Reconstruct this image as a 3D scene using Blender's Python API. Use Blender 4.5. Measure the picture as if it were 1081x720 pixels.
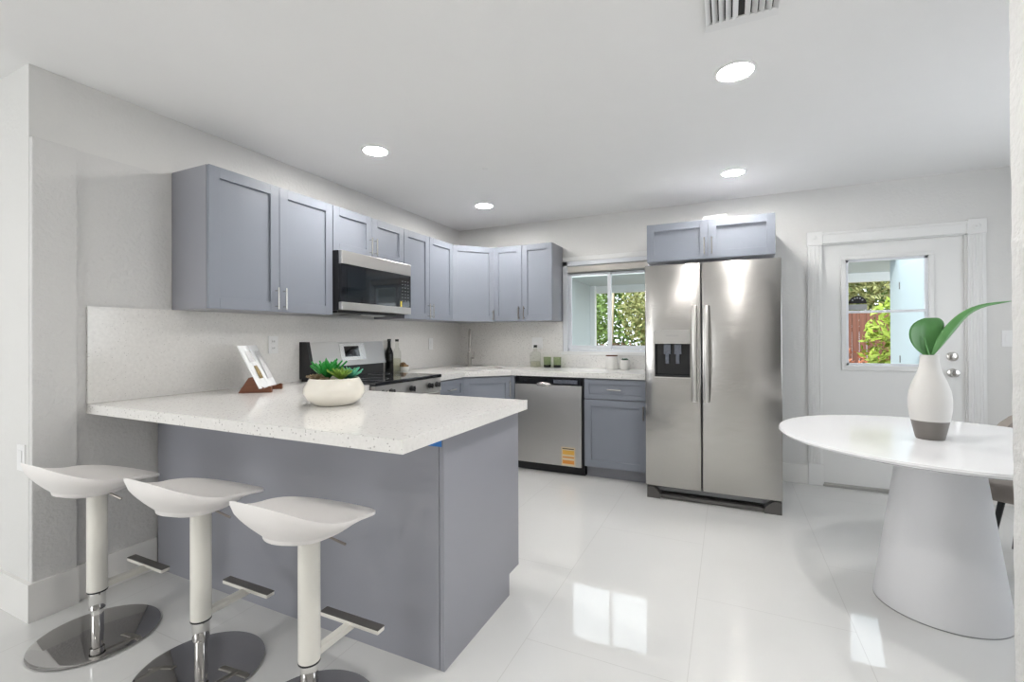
import bpy, bmesh, math, random
from mathutils import Vector, Matrix
for o in list(bpy.data.objects): bpy.data.objects.remove(o)
scene = bpy.context.scene
COL = scene.collection
PI = math.pi

# ------------------------------------------------------------------ camera, world, sun, exposure
ya, pi_, ro = [math.radians(a) for a in (25.298, .26, -.22)]
fwd = Vector((-math.sin(ya)*math.cos(pi_), math.cos(ya)*math.cos(pi_), math.sin(pi_)))
rgt = Vector((math.cos(ya), math.sin(ya), 0)); upv = rgt.cross(fwd)
r2 = rgt*math.cos(ro)+upv*math.sin(ro); u2 = -rgt*math.sin(ro)+upv*math.cos(ro)
cd = bpy.data.cameras.new('camera'); cam = bpy.data.objects.new('camera', cd); COL.objects.link(cam)
cam.matrix_world = Matrix(((r2.x, u2.x, -fwd.x, 2.767), (r2.y, u2.y, -fwd.y, -4.536), (r2.z, u2.z, -fwd.z, 1.226), (0, 0, 0, 1)))
cd.sensor_width = 36; cd.lens = 489.317/1081*36
cd.shift_x = (540.5-537.026)/1081; cd.shift_y = -(360-353.264)/1081
cd.clip_start = .05
scene.camera = cam

scene.view_settings.view_transform = 'Standard'; scene.view_settings.look = 'None'
scene.view_settings.gamma = 1; scene.view_settings.use_curve_mapping = False
scene.view_settings.exposure = 1.22
w = bpy.data.worlds.new('sky'); scene.world = w; w.use_nodes = True
wn = w.node_tree.nodes; wl = w.node_tree.links
bg = wn['Background']; bg.inputs[0].default_value = (.88, .94, 1, 1); bg.inputs[1].default_value = 1.3
sd = bpy.data.lights.new('sun', 'SUN'); so = bpy.data.objects.new('sun', sd); COL.objects.link(so)
sd.energy = 1.7; sd.angle = math.radians(3); sd.color = (1, .95, .85)
so.rotation_euler = (math.radians(42), math.radians(-28), 0)

LAMP = 104.0          # ceiling light emission
def area(name, loc, rot, sx, sy, energy, color):
    ld = bpy.data.lights.new(name, 'AREA'); ld.shape = 'RECTANGLE'; ld.size = sx; ld.size_y = sy
    ld.energy = energy; ld.color = color
    o = bpy.data.objects.new(name, ld); COL.objects.link(o); o.location = loc; o.rotation_euler = rot
    return o
# fill lamps added at unseen windows behind and beside the camera
area('fill_light_rear', (-.9, -8.43, 1.3), (PI/2, 0, 0), 2.4, 1.9, 17, (1, .99, .96))
area('fill_light_dining', (5.13, -1.7, 1.35), (PI/2, 0, PI/2), 1.5, 1.2, 3, (.96, .98, 1))

# ------------------------------------------------------------------ materials
def mat(name, col, rough=.5, metal=0, **k):
    m = bpy.data.materials.new(name); m.use_nodes = True; nt = m.node_tree
    b = nt.nodes['Principled BSDF']; b.inputs['Base Color'].default_value = (*col, 1)
    b.inputs['Roughness'].default_value = rough; b.inputs['Metallic'].default_value = metal
    for q, v in k.get('inp', {}).items(): b.inputs[q].default_value = v
    N = nt.nodes.new; L = nt.links.new
    tc = N('ShaderNodeTexCoord')
    mp = N('ShaderNodeMapping'); L(tc.outputs['Object'], mp.inputs[0])
    if 'stretch' in k: mp.inputs['Scale'].default_value = k['stretch']
    nz = N('ShaderNodeTexNoise'); nz.inputs['Scale'].default_value = k.get('nscale', 8); nz.inputs['Detail'].default_value = k.get('detail', 4)
    L(mp.outputs[0], nz.inputs['Vector'])
    v = k.get('var', .03)
    mx = N('ShaderNodeMixRGB'); mx.inputs[1].default_value = (*[c*(1-v) for c in col], 1); mx.inputs[2].default_value = (*[min(1, c*(1+v)) for c in col], 1)
    L(nz.outputs['Fac'], mx.inputs[0]); L(mx.outputs[0], b.inputs['Base Color'])
    if k.get('bump'):
        n2 = N('ShaderNodeTexNoise'); n2.inputs['Scale'].default_value = k.get('bscale', 60); n2.inputs['Detail'].default_value = 5
        L(mp.outputs[0], n2.inputs['Vector'])
        bp = N('ShaderNodeBump'); bp.inputs['Strength'].default_value = k['bump']; bp.inputs['Distance'].default_value = k.get('bdist', .004)
        L(n2.outputs['Fac'], bp.inputs['Height']); L(bp.outputs[0], b.inputs['Normal'])
    return m
def emis(name, col, s):
    m = bpy.data.materials.new(name); m.use_nodes = True; b = m.node_tree.nodes['Principled BSDF']
    b.inputs['Base Color'].default_value = (*col, 1); b.inputs['Emission Color'].default_value = (*col, 1); b.inputs['Emission Strength'].default_value = s
    return m
M = {}
M['wall'] = mat('painted_wall', (.72, .715, .70), .75, bump=.30, bscale=50, bdist=.008, var=.015)
M['stucco'] = mat('stippled_wall', (.68, .675, .665), .8, bump=.55, bscale=55, bdist=.010, var=.02)
M['ceiling'] = mat('ceiling_paint', (.87, .868, .865), .85, var=.01)
M['trim'] = mat('white_trim', (.80, .80, .79), .35, var=.01)
M['base_trim'] = mat('baseboard_paint', (.80, .79, .77), .4, var=.01)
M['door_white'] = mat('door_paint', (.77, .77, .76), .4, var=.01)
M['cab'] = mat('grey_blue_cabinet_paint', (.25, .27, .315), .38, var=.03, nscale=3)
M['cab_side'] = mat('grey_laminate_panel', (.30, .305, .34), .28, var=.05, nscale=2)
M['steel'] = mat('brushed_steel', (.62, .605, .585), .36, 1, bump=.06, bscale=12, bdist=.001, stretch=(1, 1, 60), var=.03)
M['steel_fridge'] = mat('brushed_fridge_steel', (.50, .485, .465), .24, 1, bump=.25, bscale=2.6, bdist=.02, stretch=(.8, .8, 1.6), var=.04, nscale=2)
M['steel_dark'] = mat('dark_steel', (.33, .33, .33), .3, 1)
M['chrome'] = mat('chrome', (.75, .74, .72), .07, 1, var=.01)
M['mirror_base'] = mat('polished_steel_disc', (.42, .41, .405), .05, 1, var=.02)
M['nickel'] = mat('satin_nickel', (.68, .66, .63), .25, 1)
M['bronze'] = mat('dark_pull_metal', (.30, .27, .25), .3, 1)
M['black'] = mat('black_plastic', (.012, .012, .014), .35)
M['bglass'] = mat('black_glass', (.010, .011, .014), .04, inp={'Specular IOR Level': .6})
M['mwglass'] = mat('microwave_window_glass', (.010, .014, .018), .04, inp={'Specular IOR Level': .6})
M['grey_plastic'] = mat('grey_plastic', (.33, .34, .35), .4)
M['dispgrey'] = mat('dispenser_panel', (.42, .41, .39), .35, .3)
M['foot_grey'] = mat('dark_grey_plastic', (.10, .095, .09), .4)
M['faucet_metal'] = mat('brushed_faucet_nickel', (.42, .40, .375), .28, 1)
M['display_grey'] = mat('display_grey', (.12, .13, .16), .25, var=.5, nscale=60)
M['white_plastic'] = mat('white_plastic', (.82, .82, .82), .35)
M['stool_white'] = mat('white_seat_plastic', (.90, .87, .85), .38)
M['stool_pole'] = mat('cream_powder_coat', (.78, .76, .70), .3)
M['grip'] = mat('ribbed_grip', (.16, .15, .14), .35, .5)
M['ceramic'] = mat('cream_glazed_ceramic', (.80, .76, .68), .12, bump=.12, bscale=16, bdist=.006)
M['canister'] = mat('white_stoneware', (.78, .77, .74), .35)
M['table_top'] = mat('white_lacquer', (.84, .84, .85), .10, var=.01)
M['table_base'] = mat('matte_white_pedestal', (.78, .78, .795), .5, var=.01)
M['vase_white'] = mat('matte_ivory_ceramic', (.68, .665, .64), .6, bump=.1, bscale=200)
M['vase_grey'] = mat('taupe_glaze', (.17, .155, .14), .45)
M['leaf'] = mat('green_leaf', (.12, .32, .10), .4, var=.35, nscale=14, stretch=(1, 1, .3))
M['leaf_dark'] = mat('dark_leaf_edge', (.05, .12, .06), .45, var=.2)
M['succ1'] = mat('bright_green_succulent', (.03, .30, .05), .4, var=.5, nscale=20)
M['succ2'] = mat('olive_succulent', (.22, .36, .06), .45, var=.4, nscale=20)
M['succ3'] = mat('teal_succulent', (.12, .50, .33), .45, var=.3, nscale=20)
M['succ4'] = mat('brown_succulent', (.23, .17, .10), .5, var=.4, nscale=20)
M['soil'] = mat('soil', (.05, .035, .025), .9)
M['wood'] = mat('red_brown_wood', (.15, .048, .018), .4, var=.35, nscale=10, stretch=(1, 1, 6))
M['wood2'] = mat('warm_wood', (.32, .19, .09), .5, var=.25)
M['paper'] = mat('paper', (.82, .83, .84), .6)
M['ink'] = mat('printed_picture', (.30, .22, .10), .6, var=.8, nscale=60)
M['inkgrey'] = mat('faint_print', (.66, .66, .67), .6, var=.25, nscale=30, stretch=(1, 1, 12))
M['taupe'] = mat('taupe_upholstery', (.33, .29, .26), .9, bump=.3, bscale=300)
M['chair_leg'] = mat('black_metal_leg', (.015, .015, .017), .4)
M['wine'] = mat('dark_bottle_glass', (.006, .007, .006), .06, inp={'Specular IOR Level': .3})
M['tape'] = mat('blue_tape', (.03, .20, .60), .6)
M['yellow'] = mat('yellow_tag', (.75, .62, .08), .5)
M['beige'] = mat('beige_blind', (.66, .62, .56), .6)
M['vinyl'] = mat('window_vinyl', (.80, .82, .86), .3, var=.01)
M['porch'] = mat('porch_wall_paint', (.52, .57, .57), .7)
M['pale_blue'] = mat('pale_blue_paint', (.50, .585, .63), .6)
M['fence'] = mat('fence_boards', (.15, .06, .04), .8, var=.6, nscale=4, stretch=(6, 6, .4))
M['patio'] = mat('patio_concrete', (.45, .44, .42), .8)
M['mulch'] = mat('mulch_ground', (.17, .11, .06), .9, var=.6, nscale=12)
M['fol_y'] = mat('yellow_green_leaves', (.28, .37, .05), .6, var=.6, nscale=9)
M['fol_g'] = mat('green_leaves', (.15, .24, .06), .6, var=.7, nscale=6)
M['fol_o'] = mat('olive_leaves', (.28, .29, .11), .6, var=.7, nscale=6)
M['fol_r'] = mat('russet_leaves', (.45, .17, .09), .7, var=.6, nscale=9)
M['fol_b'] = mat('dry_brown_leaves', (.13, .085, .05), .8, var=.5)
M['trunk'] = mat('pale_trunk', (.55, .46, .33), .8, var=.3)
M['lampw'] = emis('lamp_diffuser', (1, .975, .94), LAMP)
M['orange'] = mat('orange_print', (.75, .30, .05), .5)
M['amber'] = mat('amber_print', (.80, .45, .08), .5)
M['label_cream'] = mat('label_cream', (.75, .62, .42), .5)
M['threshold'] = mat('aluminium_threshold', (.45, .44, .42), .4, .6)
M['sinksteel'] = mat('sink_steel', (.45, .44, .42), .3, 1)

def quartz():
    m = bpy.data.materials.new('speckled_quartz'); m.use_nodes = True; nt = m.node_tree; N = nt.nodes.new; L = nt.links.new
    b = nt.nodes['Principled BSDF']; b.inputs['Roughness'].default_value = .14
    tc = N('ShaderNodeTexCoord')
    vo = N('ShaderNodeTexVoronoi'); vo.inputs['Scale'].default_value = 130; L(tc.outputs['Object'], vo.inputs['Vector'])
    sp = N('ShaderNodeSeparateColor'); L(vo.outputs['Color'], sp.inputs[0])
    gt = N('ShaderNodeMath'); gt.operation = 'GREATER_THAN'; gt.inputs[1].default_value = .90; L(sp.outputs[0], gt.inputs[0])
    ds = N('ShaderNodeMath'); ds.operation = 'LESS_THAN'; ds.inputs[1].default_value = .42; L(vo.outputs['Distance'], ds.inputs[0])
    mu = N('ShaderNodeMath'); mu.operation = 'MULTIPLY'; L(gt.outputs[0], mu.inputs[0]); L(ds.outputs[0], mu.inputs[1])
    nz = N('ShaderNodeTexNoise'); nz.inputs['Scale'].default_value = 70; nz.inputs['Detail'].default_value = 6; L(tc.outputs['Object'], nz.inputs['Vector'])
    m1 = N('ShaderNodeMixRGB'); m1.inputs[1].default_value = (.72, .705, .68, 1); m1.inputs[2].default_value = (.88, .865, .84, 1); L(nz.outputs['Fac'], m1.inputs[0])
    m2 = N('ShaderNodeMixRGB'); L(mu.outputs[0], m2.inputs[0]); L(m1.outputs[0], m2.inputs[1]); m2.inputs[2].default_value = (.50, .48, .465, 1)
    L(m2.outputs[0], b.inputs['Base Color']); return m
M['quartz'] = quartz()
def floor_mat():
    m = bpy.data.materials.new('polished_floor_tile'); m.use_nodes = True; nt = m.node_tree; N = nt.nodes.new; L = nt.links.new
    b = nt.nodes['Principled BSDF']; b.inputs['Roughness'].default_value = .025; b.inputs['Specular IOR Level'].default_value = .6
    tc = N('ShaderNodeTexCoord'); mp = N('ShaderNodeMapping'); L(tc.outputs['Object'], mp.inputs[0])
    mp.inputs['Rotation'].default_value = (0, 0, PI/2); mp.inputs['Location'].default_value = (-2.64+.0, 2.02, 0)
    # rows of 0.61 m laid along Y, 1.22 m long tiles
    sx = N('ShaderNodeSeparateXYZ'); L(tc.outputs['Object'], sx.inputs[0])
    ax = N('ShaderNodeMath'); ax.operation = 'ADD'; ax.inputs[1].default_value = 7.32-2.02-.0; L(sx.outputs['X'], ax.inputs[0])
    ay = N('ShaderNodeMath'); ay.operation = 'ADD'; ay.inputs[1].default_value = 12.2+2.19; L(sx.outputs['Y'], ay.inputs[0])
    cb = N('ShaderNodeCombineXYZ'); L(ay.outputs[0], cb.inputs['X']); L(ax.outputs[0], cb.inputs['Y'])
    br = N('ShaderNodeTexBrick'); L(cb.outputs[0], br.inputs['Vector']); br.inputs['Scale'].default_value = 1
    br.inputs['Brick Width'].default_value = 1.22; br.inputs['Row Height'].default_value = .61; br.inputs['Mortar Size'].default_value = .0016
    br.inputs['Mortar Smooth'].default_value = .2; br.inputs['Bias'].default_value = 0; br.offset = .5; br.offset_frequency = 2
    nz = N('ShaderNodeTexNoise'); nz.inputs['Scale'].default_value = 2.2; nz.inputs['Detail'].default_value = 5; L(tc.outputs['Object'], nz.inputs['Vector'])
    m1 = N('ShaderNodeMixRGB'); m1.inputs[1].default_value = (.66, .66, .65, 1); m1.inputs[2].default_value = (.71, .71, .70, 1); L(nz.outputs['Fac'], m1.inputs[0])
    m2 = N('ShaderNodeMixRGB'); L(br.outputs['Fac'], m2.inputs[0]); L(m1.outputs[0], m2.inputs[1]); m2.inputs[2].default_value = (.58, .575, .565, 1)
    L(m2.outputs[0], b.inputs['Base Color']); return m
M['floor'] = floor_mat()
def glass(name, tint=(1, 1, 1), rough=0.0, refl=.6):
    m = bpy.data.materials.new(name); m.use_nodes = True; nt = m.node_tree; N = nt.nodes.new; L = nt.links.new
    nt.nodes.remove(nt.nodes['Principled BSDF']); out = nt.nodes['Material Output']
    t = N('ShaderNodeBsdfTransparent'); t.inputs[0].default_value = (*tint, 1)
    g = N('ShaderNodeBsdfGlossy'); g.inputs['Roughness'].default_value = rough
    f0 = N('ShaderNodeLayerWeight'); f0.inputs[0].default_value = .5; f = N('ShaderNodeMath'); f.operation = 'POWER'; L(f0.outputs['Facing'], f.inputs[0]); f.inputs[1].default_value = 3.0
    mu = N('ShaderNodeMath'); mu.operation = 'MULTIPLY'; mu.inputs[1].default_value = refl; L(f.outputs[0], mu.inputs[0]); mu.use_clamp = True
    mx = N('ShaderNodeMixShader'); L(mu.outputs[0], mx.inputs[0]); L(t.outputs[0], mx.inputs[1]); L(g.outputs[0], mx.inputs[2]); L(mx.outputs[0], out.inputs[0])
    return m
M['pane'] = glass('window_glass', (.96, .98, .98))
M['clear'] = glass('clear_glass', (.93, .94, .92), .02, .7)
M['tumbler'] = glass('green_tinted_glass', (.84, .88, .78), .02, .7)
M['liquid'] = glass('pale_liquid', (.95, .945, .88))

# ------------------------------------------------------------------ helpers
ORG = {}
def origin(p):
    v = Vector((0, 0, 0))
    while p is not None:
        v = v + ORG.get(p.name, Vector((0, 0, 0))); p = p.parent
    return v
def tag(o, label=None, cat=None, group=None, kind=None):
    if label: o['label'] = label
    if cat: o['category'] = cat
    if group: o['group'] = group
    if kind: o['kind'] = kind
    return o
def thing(name, label, cat, loc, group=None):
    o = bpy.data.objects.new(name, None); COL.objects.link(o); o.location = loc; o.empty_display_size = .05
    ORG[o.name] = Vector(loc); return tag(o, label, cat, group)
class MB:
    def __init__(s): s.b = bmesh.new(); s.T = None; s.mi = 0
    def _fin(s, vs, fs=None):
        if s.T is not None:
            for v in vs: v.co = s.T @ v.co
        fset = set()
        for v in vs: fset.update(v.link_faces)
        for f in fset: f.material_index = s.mi
    def frame(s, o, u, n):     # local (u, outward, z)
        u = Vector(u).normalized(); n = Vector(n).normalized(); o = Vector(o)
        s.T = Matrix(((u.x, n.x, 0, o.x), (u.y, n.y, 0, o.y), (0, 0, 1, o.z), (0, 0, 0, 1))); return s
    def box(s, x0, x1, y0, y1, z0, z1, bev=0, seg=2):
        vs = [s.b.verts.new((x, y, z)) for x in (x0, x1) for y in (y0, y1) for z in (z0, z1)]
        idx = [(0, 1, 3, 2), (4, 6, 7, 5), (0, 4, 5, 1), (2, 3, 7, 6), (0, 2, 6, 4), (1, 5, 7, 3)]
        fs = [s.b.faces.new([vs[i] for i in q]) for q in idx]
        if bev:
            es = list({e for f in fs for e in f.edges})
            r = bmesh.ops.bevel(s.b, geom=es, offset=bev, segments=seg, affect='EDGES', profile=.5, clamp_overlap=True)
            vs = list({v for f in r['faces'] for v in f.verts} | {v for v in vs if v.is_valid})
        s._fin(vs); return s
    def poly(s, pts, axis, a, c):   # extrude polygon; axis 'z': pts (x,y); 'x': pts (y,z); 'y': pts (x,z)
        def mk(p, t): return {'z': (p[0], p[1], t), 'x': (t, p[0], p[1]), 'y': (p[0], t, p[1])}[axis]
        A = [s.b.verts.new(mk(p, a)) for p in pts]; B = [s.b.verts.new(mk(p, c)) for p in pts]
        s.b.faces.new(A); s.b.faces.new(B[::-1]); n = len(pts)
        for i in range(n): s.b.faces.new((A[i], A[(i+1) % n], B[(i+1) % n], B[i]))
        s._fin(A+B); return s
    def slab(s, outer, holes, z0, z1):
        loops = []; es = []
        for pts in [outer]+holes:
            vs = [s.b.verts.new((p[0], p[1], z1)) for p in pts]; loops.append(vs)
            es += [s.b.edges.new((vs[i], vs[(i+1) % len(vs)])) for i in range(len(vs))]
        r = bmesh.ops.triangle_fill(s.b, edges=es, use_beauty=True)
        fs = [f for f in r['geom'] if isinstance(f, bmesh.types.BMFace)]
        e = bmesh.ops.extrude_face_region(s.b, geom=fs)
        nv = [g for g in e['geom'] if isinstance(g, bmesh.types.BMVert)]
        for v in nv: v.co.z = z0
        s._fin([v for l in loops for v in l]+nv); return s
    def lathe(s, prof, c=(0, 0, 0), seg=32, sx=1, sy=1, cap=True):
        rings = []; allv = []
        for r, z in prof:
            if r <= 1e-6: ring = [s.b.verts.new((c[0], c[1], c[2]+z))]
            else: ring = [s.b.verts.new((c[0]+r*sx*math.cos(2*PI*i/seg), c[1]+r*sy*math.sin(2*PI*i/seg), c[2]+z)) for i in range(seg)]
            rings.append(ring); allv += ring
        for A, B in zip(rings, rings[1:]):
            for i in range(seg):
                j = (i+1) % seg
                if len(A) == 1 and len(B) == 1: continue
                if len(A) == 1: s.b.faces.new((A[0], B[i], B[j]))
                elif len(B) == 1: s.b.faces.new((A[i], A[j], B[0]))
                else: s.b.faces.new((A[i], A[j], B[j], B[i]))
        if cap:
            for R in (rings[0], rings[-1]):
                if len(R) > 1: s.b.faces.new(R)
        s._fin(allv); return s
    def tube(s, pts, rad, seg=12, cap=True):
        pts = [Vector(p) for p in pts]; n = len(pts); rad = rad if isinstance(rad, (list, tuple)) else [rad]*n
        rings = []; prev = None; allv = []
        for i, p in enumerate(pts):
            t = (pts[min(i+1, n-1)]-pts[max(i-1, 0)]).normalized()
            if prev is None:
                a = Vector((0, 0, 1)) if abs(t.z) < .9 else Vector((1, 0, 0)); u = t.cross(a).normalized()
            else: u = (prev - t*prev.dot(t)).normalized()
            prev = u; v = t.cross(u)
            ring = [s.b.verts.new(p+(u*math.cos(2*PI*k/seg)+v*math.sin(2*PI*k/seg))*rad[i]) for k in range(seg)]
            rings.append(ring); allv += ring
        for A, B in zip(rings, rings[1:]):
            for k in range(seg): s.b.faces.new((A[k], A[(k+1) % seg], B[(k+1) % seg], B[k]))
        if cap: s.b.faces.new(rings[0]); s.b.faces.new(rings[-1])
        s._fin(allv); return s
    def quad(s, pts):
        vs = [s.b.verts.new(p) for p in pts]; s.b.faces.new(vs); s._fin(vs); return s
    def build(s, name, m, parent=None, smooth=False, label=None, sub=0, sharp=35):
        bmesh.ops.recalc_face_normals(s.b, faces=s.b.faces[:])
        off = origin(parent)
        if off.length: bmesh.ops.translate(s.b, verts=s.b.verts[:], vec=-off)
        me = bpy.data.meshes.new(name); s.b.to_mesh(me); s.b.free()
        for k in (m if isinstance(m, (list, tuple)) else [m]): me.materials.append(M[k] if isinstance(k, str) else k)
        o = bpy.data.objects.new(name, me); COL.objects.link(o); o.parent = parent
        if smooth:
            for p in me.polygons: p.use_smooth = True
            try: me.set_sharp_from_angle(angle=math.radians(sharp))
            except Exception: pass
        if sub:
            md = o.modifiers.new('sub', 'SUBSURF'); md.levels = sub; md.render_levels = sub
        if label: o['label'] = label
        return o
def struct(mb, name, m, parent=None, **k):
    o = mb.build(name, m, parent, **k)
    if parent is None: o['kind'] = 'structure'
    return o
def children(o): return [c for c in bpy.data.objects if c.parent == o]
def copy_tree(o, parent=None):
    c = o.copy(); COL.objects.link(c); c.parent = parent
    for ch in children(o): copy_tree(ch, c)
    return c
def text(s, size, loc, rot, m, parent, name='lettering', ext=.0004):
    cu = bpy.data.curves.new(name, 'FONT'); cu.body = s; cu.size = size; cu.extrude = ext; cu.align_x = 'CENTER'; cu.align_y = 'CENTER'
    cu.materials.append(M[m]); o = bpy.data.objects.new(name, cu); COL.objects.link(o); o.parent = parent
    bpy.context.view_layer.update(); me = bpy.data.meshes.new_from_object(o); bpy.data.objects.remove(o)
    o = bpy.data.objects.new(name, me); COL.objects.link(o); o.parent = parent
    o.location = Vector(loc)-origin(parent); o.rotation_euler = rot; return o

# ------------------------------------------------------------------ the room
H = 2.434
struct(MB().box(-2.5, 5.2, -8.5, 0, -.1, 0), 'floor', 'floor')
struct(MB().box(-2.65, 5.35, -8.65, .15, H, H+.12), 'ceiling', 'ceiling')
struct(MB().box(-.15, 0, -3.60, .15, 0, H), 'wall_left', 'wall')
struct(MB().box(0, .03, -3.60, -3.443, 0, 2.11, .004), 'wall_left_pilaster', 'stucco')
struct(MB().box(0, .004, -3.443, -3.03, .10, 2.112), 'wall_left_patch', 'stucco')
struct(MB().box(-2.65, -.15, -3.60, -3.45, 0, H), 'wall_hall', 'wall')
# back wall around window and door openings
WX0, WX1, WZ0, WZ1 = 1.245, 2.135, 1.045, 2.02
DX0, DX1, DZ = 3.445, 4.375, 1.99
mb = MB()
mb.box(-.15, WX0, 0, .15, 0, H); mb.box(WX0, WX1, 0, .15, 0, WZ0); mb.box(WX0, WX1, 0, .15, WZ1, H)
mb.box(WX1, DX0, 0, .15, 0, H); mb.box(DX0, DX1, 0, .15, DZ, H); mb.box(DX1, 5.35, 0, .15, 0, H)
struct(mb, 'wall_back', 'wall')
# dining side wall with a window opening added out of view for fill light
mb = MB(); mb.box(5.2, 5.35, -8.65, -2.5, 0, H).box(5.2, 5.35, -.9, 0, 0, H).box(5.2, 5.35, -2.5, -.9, 0, .7).box(5.2, 5.35, -2.5, -.9, 2.0, H)
struct(mb, 'wall_right', 'wall')
mb = MB(); mb.box(-2.65, -2.15, -8.65, -8.5, 0, H).box(.35, 5.2, -8.65, -8.5, 0, H).box(-2.15, .35, -8.65, -8.5, 0, .3).box(-2.15, .35, -8.65, -8.5, 2.3, H)
struct(mb, 'wall_rear', 'wall')
mb = MB(); mb.box(-2.65, -2.5, -8.5, -3.6, 0, H)
struct(mb, 'wall_far_left', 'wall')
def plainwin(name, T, w_, z0, z1):
    mb = MB(); mb.frame(*T)
    for a, b in ((0, .05), (w_/2-.03, w_/2+.03), (w_-.05, w_)): mb.box(a, b, -.05, 0, z0, z1)
    mb.box(0, w_, -.05, 0, z0, z0+.05).box(0, w_, -.05, 0, z1-.05, z1); struct(mb, name, 'vinyl')
plainwin('added_window_2', ((-2.15, -8.5, 0), (1, 0, 0), (0, 1, 0)), 2.5, .3, 2.3)  # unseen window added around the rear fill lamp
plainwin('added_window_3', ((5.2, -2.5, 0), (0, 1, 0), (-1, 0, 0)), 1.6, .7, 2.0)  # unseen window added around the dining fill lamp
# foreground wall end on the right with a rough painted corner
random.seed(5)
mb = MB(); prof = []
n = 60
for i in range(n+1):
    z = H*i/n; prof.append((z, random.uniform(-.0012, .0012)))
b = mb.b; L1 = [b.verts.new((3.430+d, -2.90, z)) for z, d in prof]; L2 = [b.verts.new((3.430, -8.5, z)) for z, d in prof]
R1 = [b.verts.new((3.56, -2.90+d, z)) for z, d in prof]; R2 = [b.verts.new((3.56, -8.5, z)) for z, d in prof]
for A, B in ((L1, L2), (R1, L1), (R2, R1), (L2, R2)):
    for i in range(n): b.faces.new((A[i], A[i+1], B[i+1], B[i]))
struct(mb, 'wall_dining_divider', 'stucco')
# baseboards
mb = MB(); bh = .165
mb.box(.03, .045, -3.60, -3.443, 0, bh).box(0, .018, -3.443, -3.105, 0, bh)
struct(mb, 'baseboard_left', 'base_trim')
struct(MB().box(-2.5, .045, -3.616, -3.60, 0, bh), 'baseboard_hall', 'base_trim')
struct(MB().box(3.10, 3.365, -.016, 0, 0, .155, .002).box(4.47, 5.2, -.016, 0, 0, .155, .002), 'baseboard_back', 'base_trim')
struct(MB().box(5.184, 5.2, -8.4, 0, 0, .155), 'baseboard_right', 'base_trim')

# ------------------------------------------------------------------ kitchen window
win = thing('window_1', None, None, (WX0, 0, WZ0)); win['kind'] = 'structure'
mb = MB()
mb.box(WX0, WX0+.045, -.018, .14, WZ0, WZ1-.035).box(WX1-.045, WX1, -.018, .14, WZ0, WZ1-.035)
mb.box(WX0, WX1, -.018, .14, WZ1-.075, WZ1-.03).box(WX0, WX1, .02, .14, WZ0, WZ0+.05).box(WX0, WX1, .001, .14, WZ1-.04, WZ1)
mb.build('window_frame', 'vinyl', win)
MB().box(WX0-.02, WX1+.02, -.028, .02, WZ0-.004, WZ0+.028, .003).build('window_sill', 'trim', win)
MB().box(WX0-.0, WX1+.0, -.03, .0, WZ1-.035, WZ1+.012, .002).build('window_head_trim', 'trim', win)
def sash(x0, x1, y):
    mb = MB(); f = .032
    mb.box(x0, x0+f, y, y+.025, 1.10, 1.875).box(x1-f, x1, y, y+.025, 1.10, 1.875)
    mb.box(x0+f, x1-f, y, y+.025, 1.10, 1.135).box(x0+f, x1-f, y, y+.025, 1.843, 1.875)
    s = mb.build('sash', 'vinyl', win); MB().box(x0+f, x1-f, y+.010, y+.014, 1.135, 1.843).build('pane', 'pane', s)
sash(WX0+.045, 1.725, .03); sash(1.69, WX1-.045, .06)
mb = MB(); mb.box(WX0+.047, WX1-.047, .0, .055, 1.876, 1.935, .002)
for i in range(7): mb.box(WX0+.05, WX1-.05, .004, .052, 1.866-i*.0, 1.868-i*.0)
mb.build('raised_blind', 'beige', win)

# ------------------------------------------------------------------ exterior door
door = thing('door_1', None, None, (DX0, 0, 0)); door['kind'] = 'structure'
gx0, gx1, gz0, gz1 = 3.632, 4.150, .985, 1.835
y = .02
mb = MB()
mb.box(3.462, gx0, y, y+.045, .02, 1.965).box(gx1, 4.355, y, y+.045, .02, 1.965)
mb.box(gx0, gx1, y, y+.045, .02, gz0).box(gx0, gx1, y, y+.045, gz1, 1.965)
slab = mb.build('door_slab', 'door_white', door)
mb = MB(); mb.box(gx0-.032, gx1+.032, y-.012, y, gz0-.04, gz0, .003).box(gx0-.032, gx1+.032, y-.012, y, gz1, gz1+.03, .003)
mb.box(gx0-.032, gx0, y-.012, y, gz0, gz1, .003).box(gx1, gx1+.032, y-.012, y, gz0, gz1, .003)
mb.build('glass_moulding', 'door_white', slab)
mb = MB(); f = .018
mb.box(gx0, gx0+f, y+.004, y+.03, gz0, gz1).box(gx1-f, gx1, y+.004, y+.03, gz0, gz1)
mb.box(gx0, gx1, y+.004, y+.03, gz0, gz0+f).box(gx0, gx1, y+.004, y+.03, gz1-f, gz1).box(gx0, gx1, y+.0, y+.03, 1.405, 1.425)
mb.build('glass_frame', 'vinyl', slab)
MB().box(gx0+f, gx1-f, y+.018, y+.022, gz0+f, gz1-f).build('pane', 'pane', slab)
# half-round decal on the pane
cx_, cz_, R_ = 3.712, 1.487, .060
mb = MB(); mb.poly([(cx_-R_*1.05, cz_-.055), (cx_+R_*1.05, cz_-.055), (cx_+R_*1.05, cz_-.012), (cx_-R_*1.05, cz_-.012)], 'y', y+.0155, y+.0165)
mb.mi = 1
mb.poly([(cx_+R_*math.cos(a*PI/16), cz_-.004+R_*math.sin(a*PI/16)) for a in range(17)], 'y', y+.0155, y+.0165)
mb.mi = 0
for a in (35, 65, 90, 115, 145):
    t = math.radians(a); px, pz = cx_+.040*math.cos(t), cz_+.040*math.sin(t); mb.box(px-.005, px+.005, y+.0145, y+.0155, pz-.006, pz+.006)
mb.build('decal', ['grey_plastic', 'black'], slab)
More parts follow.
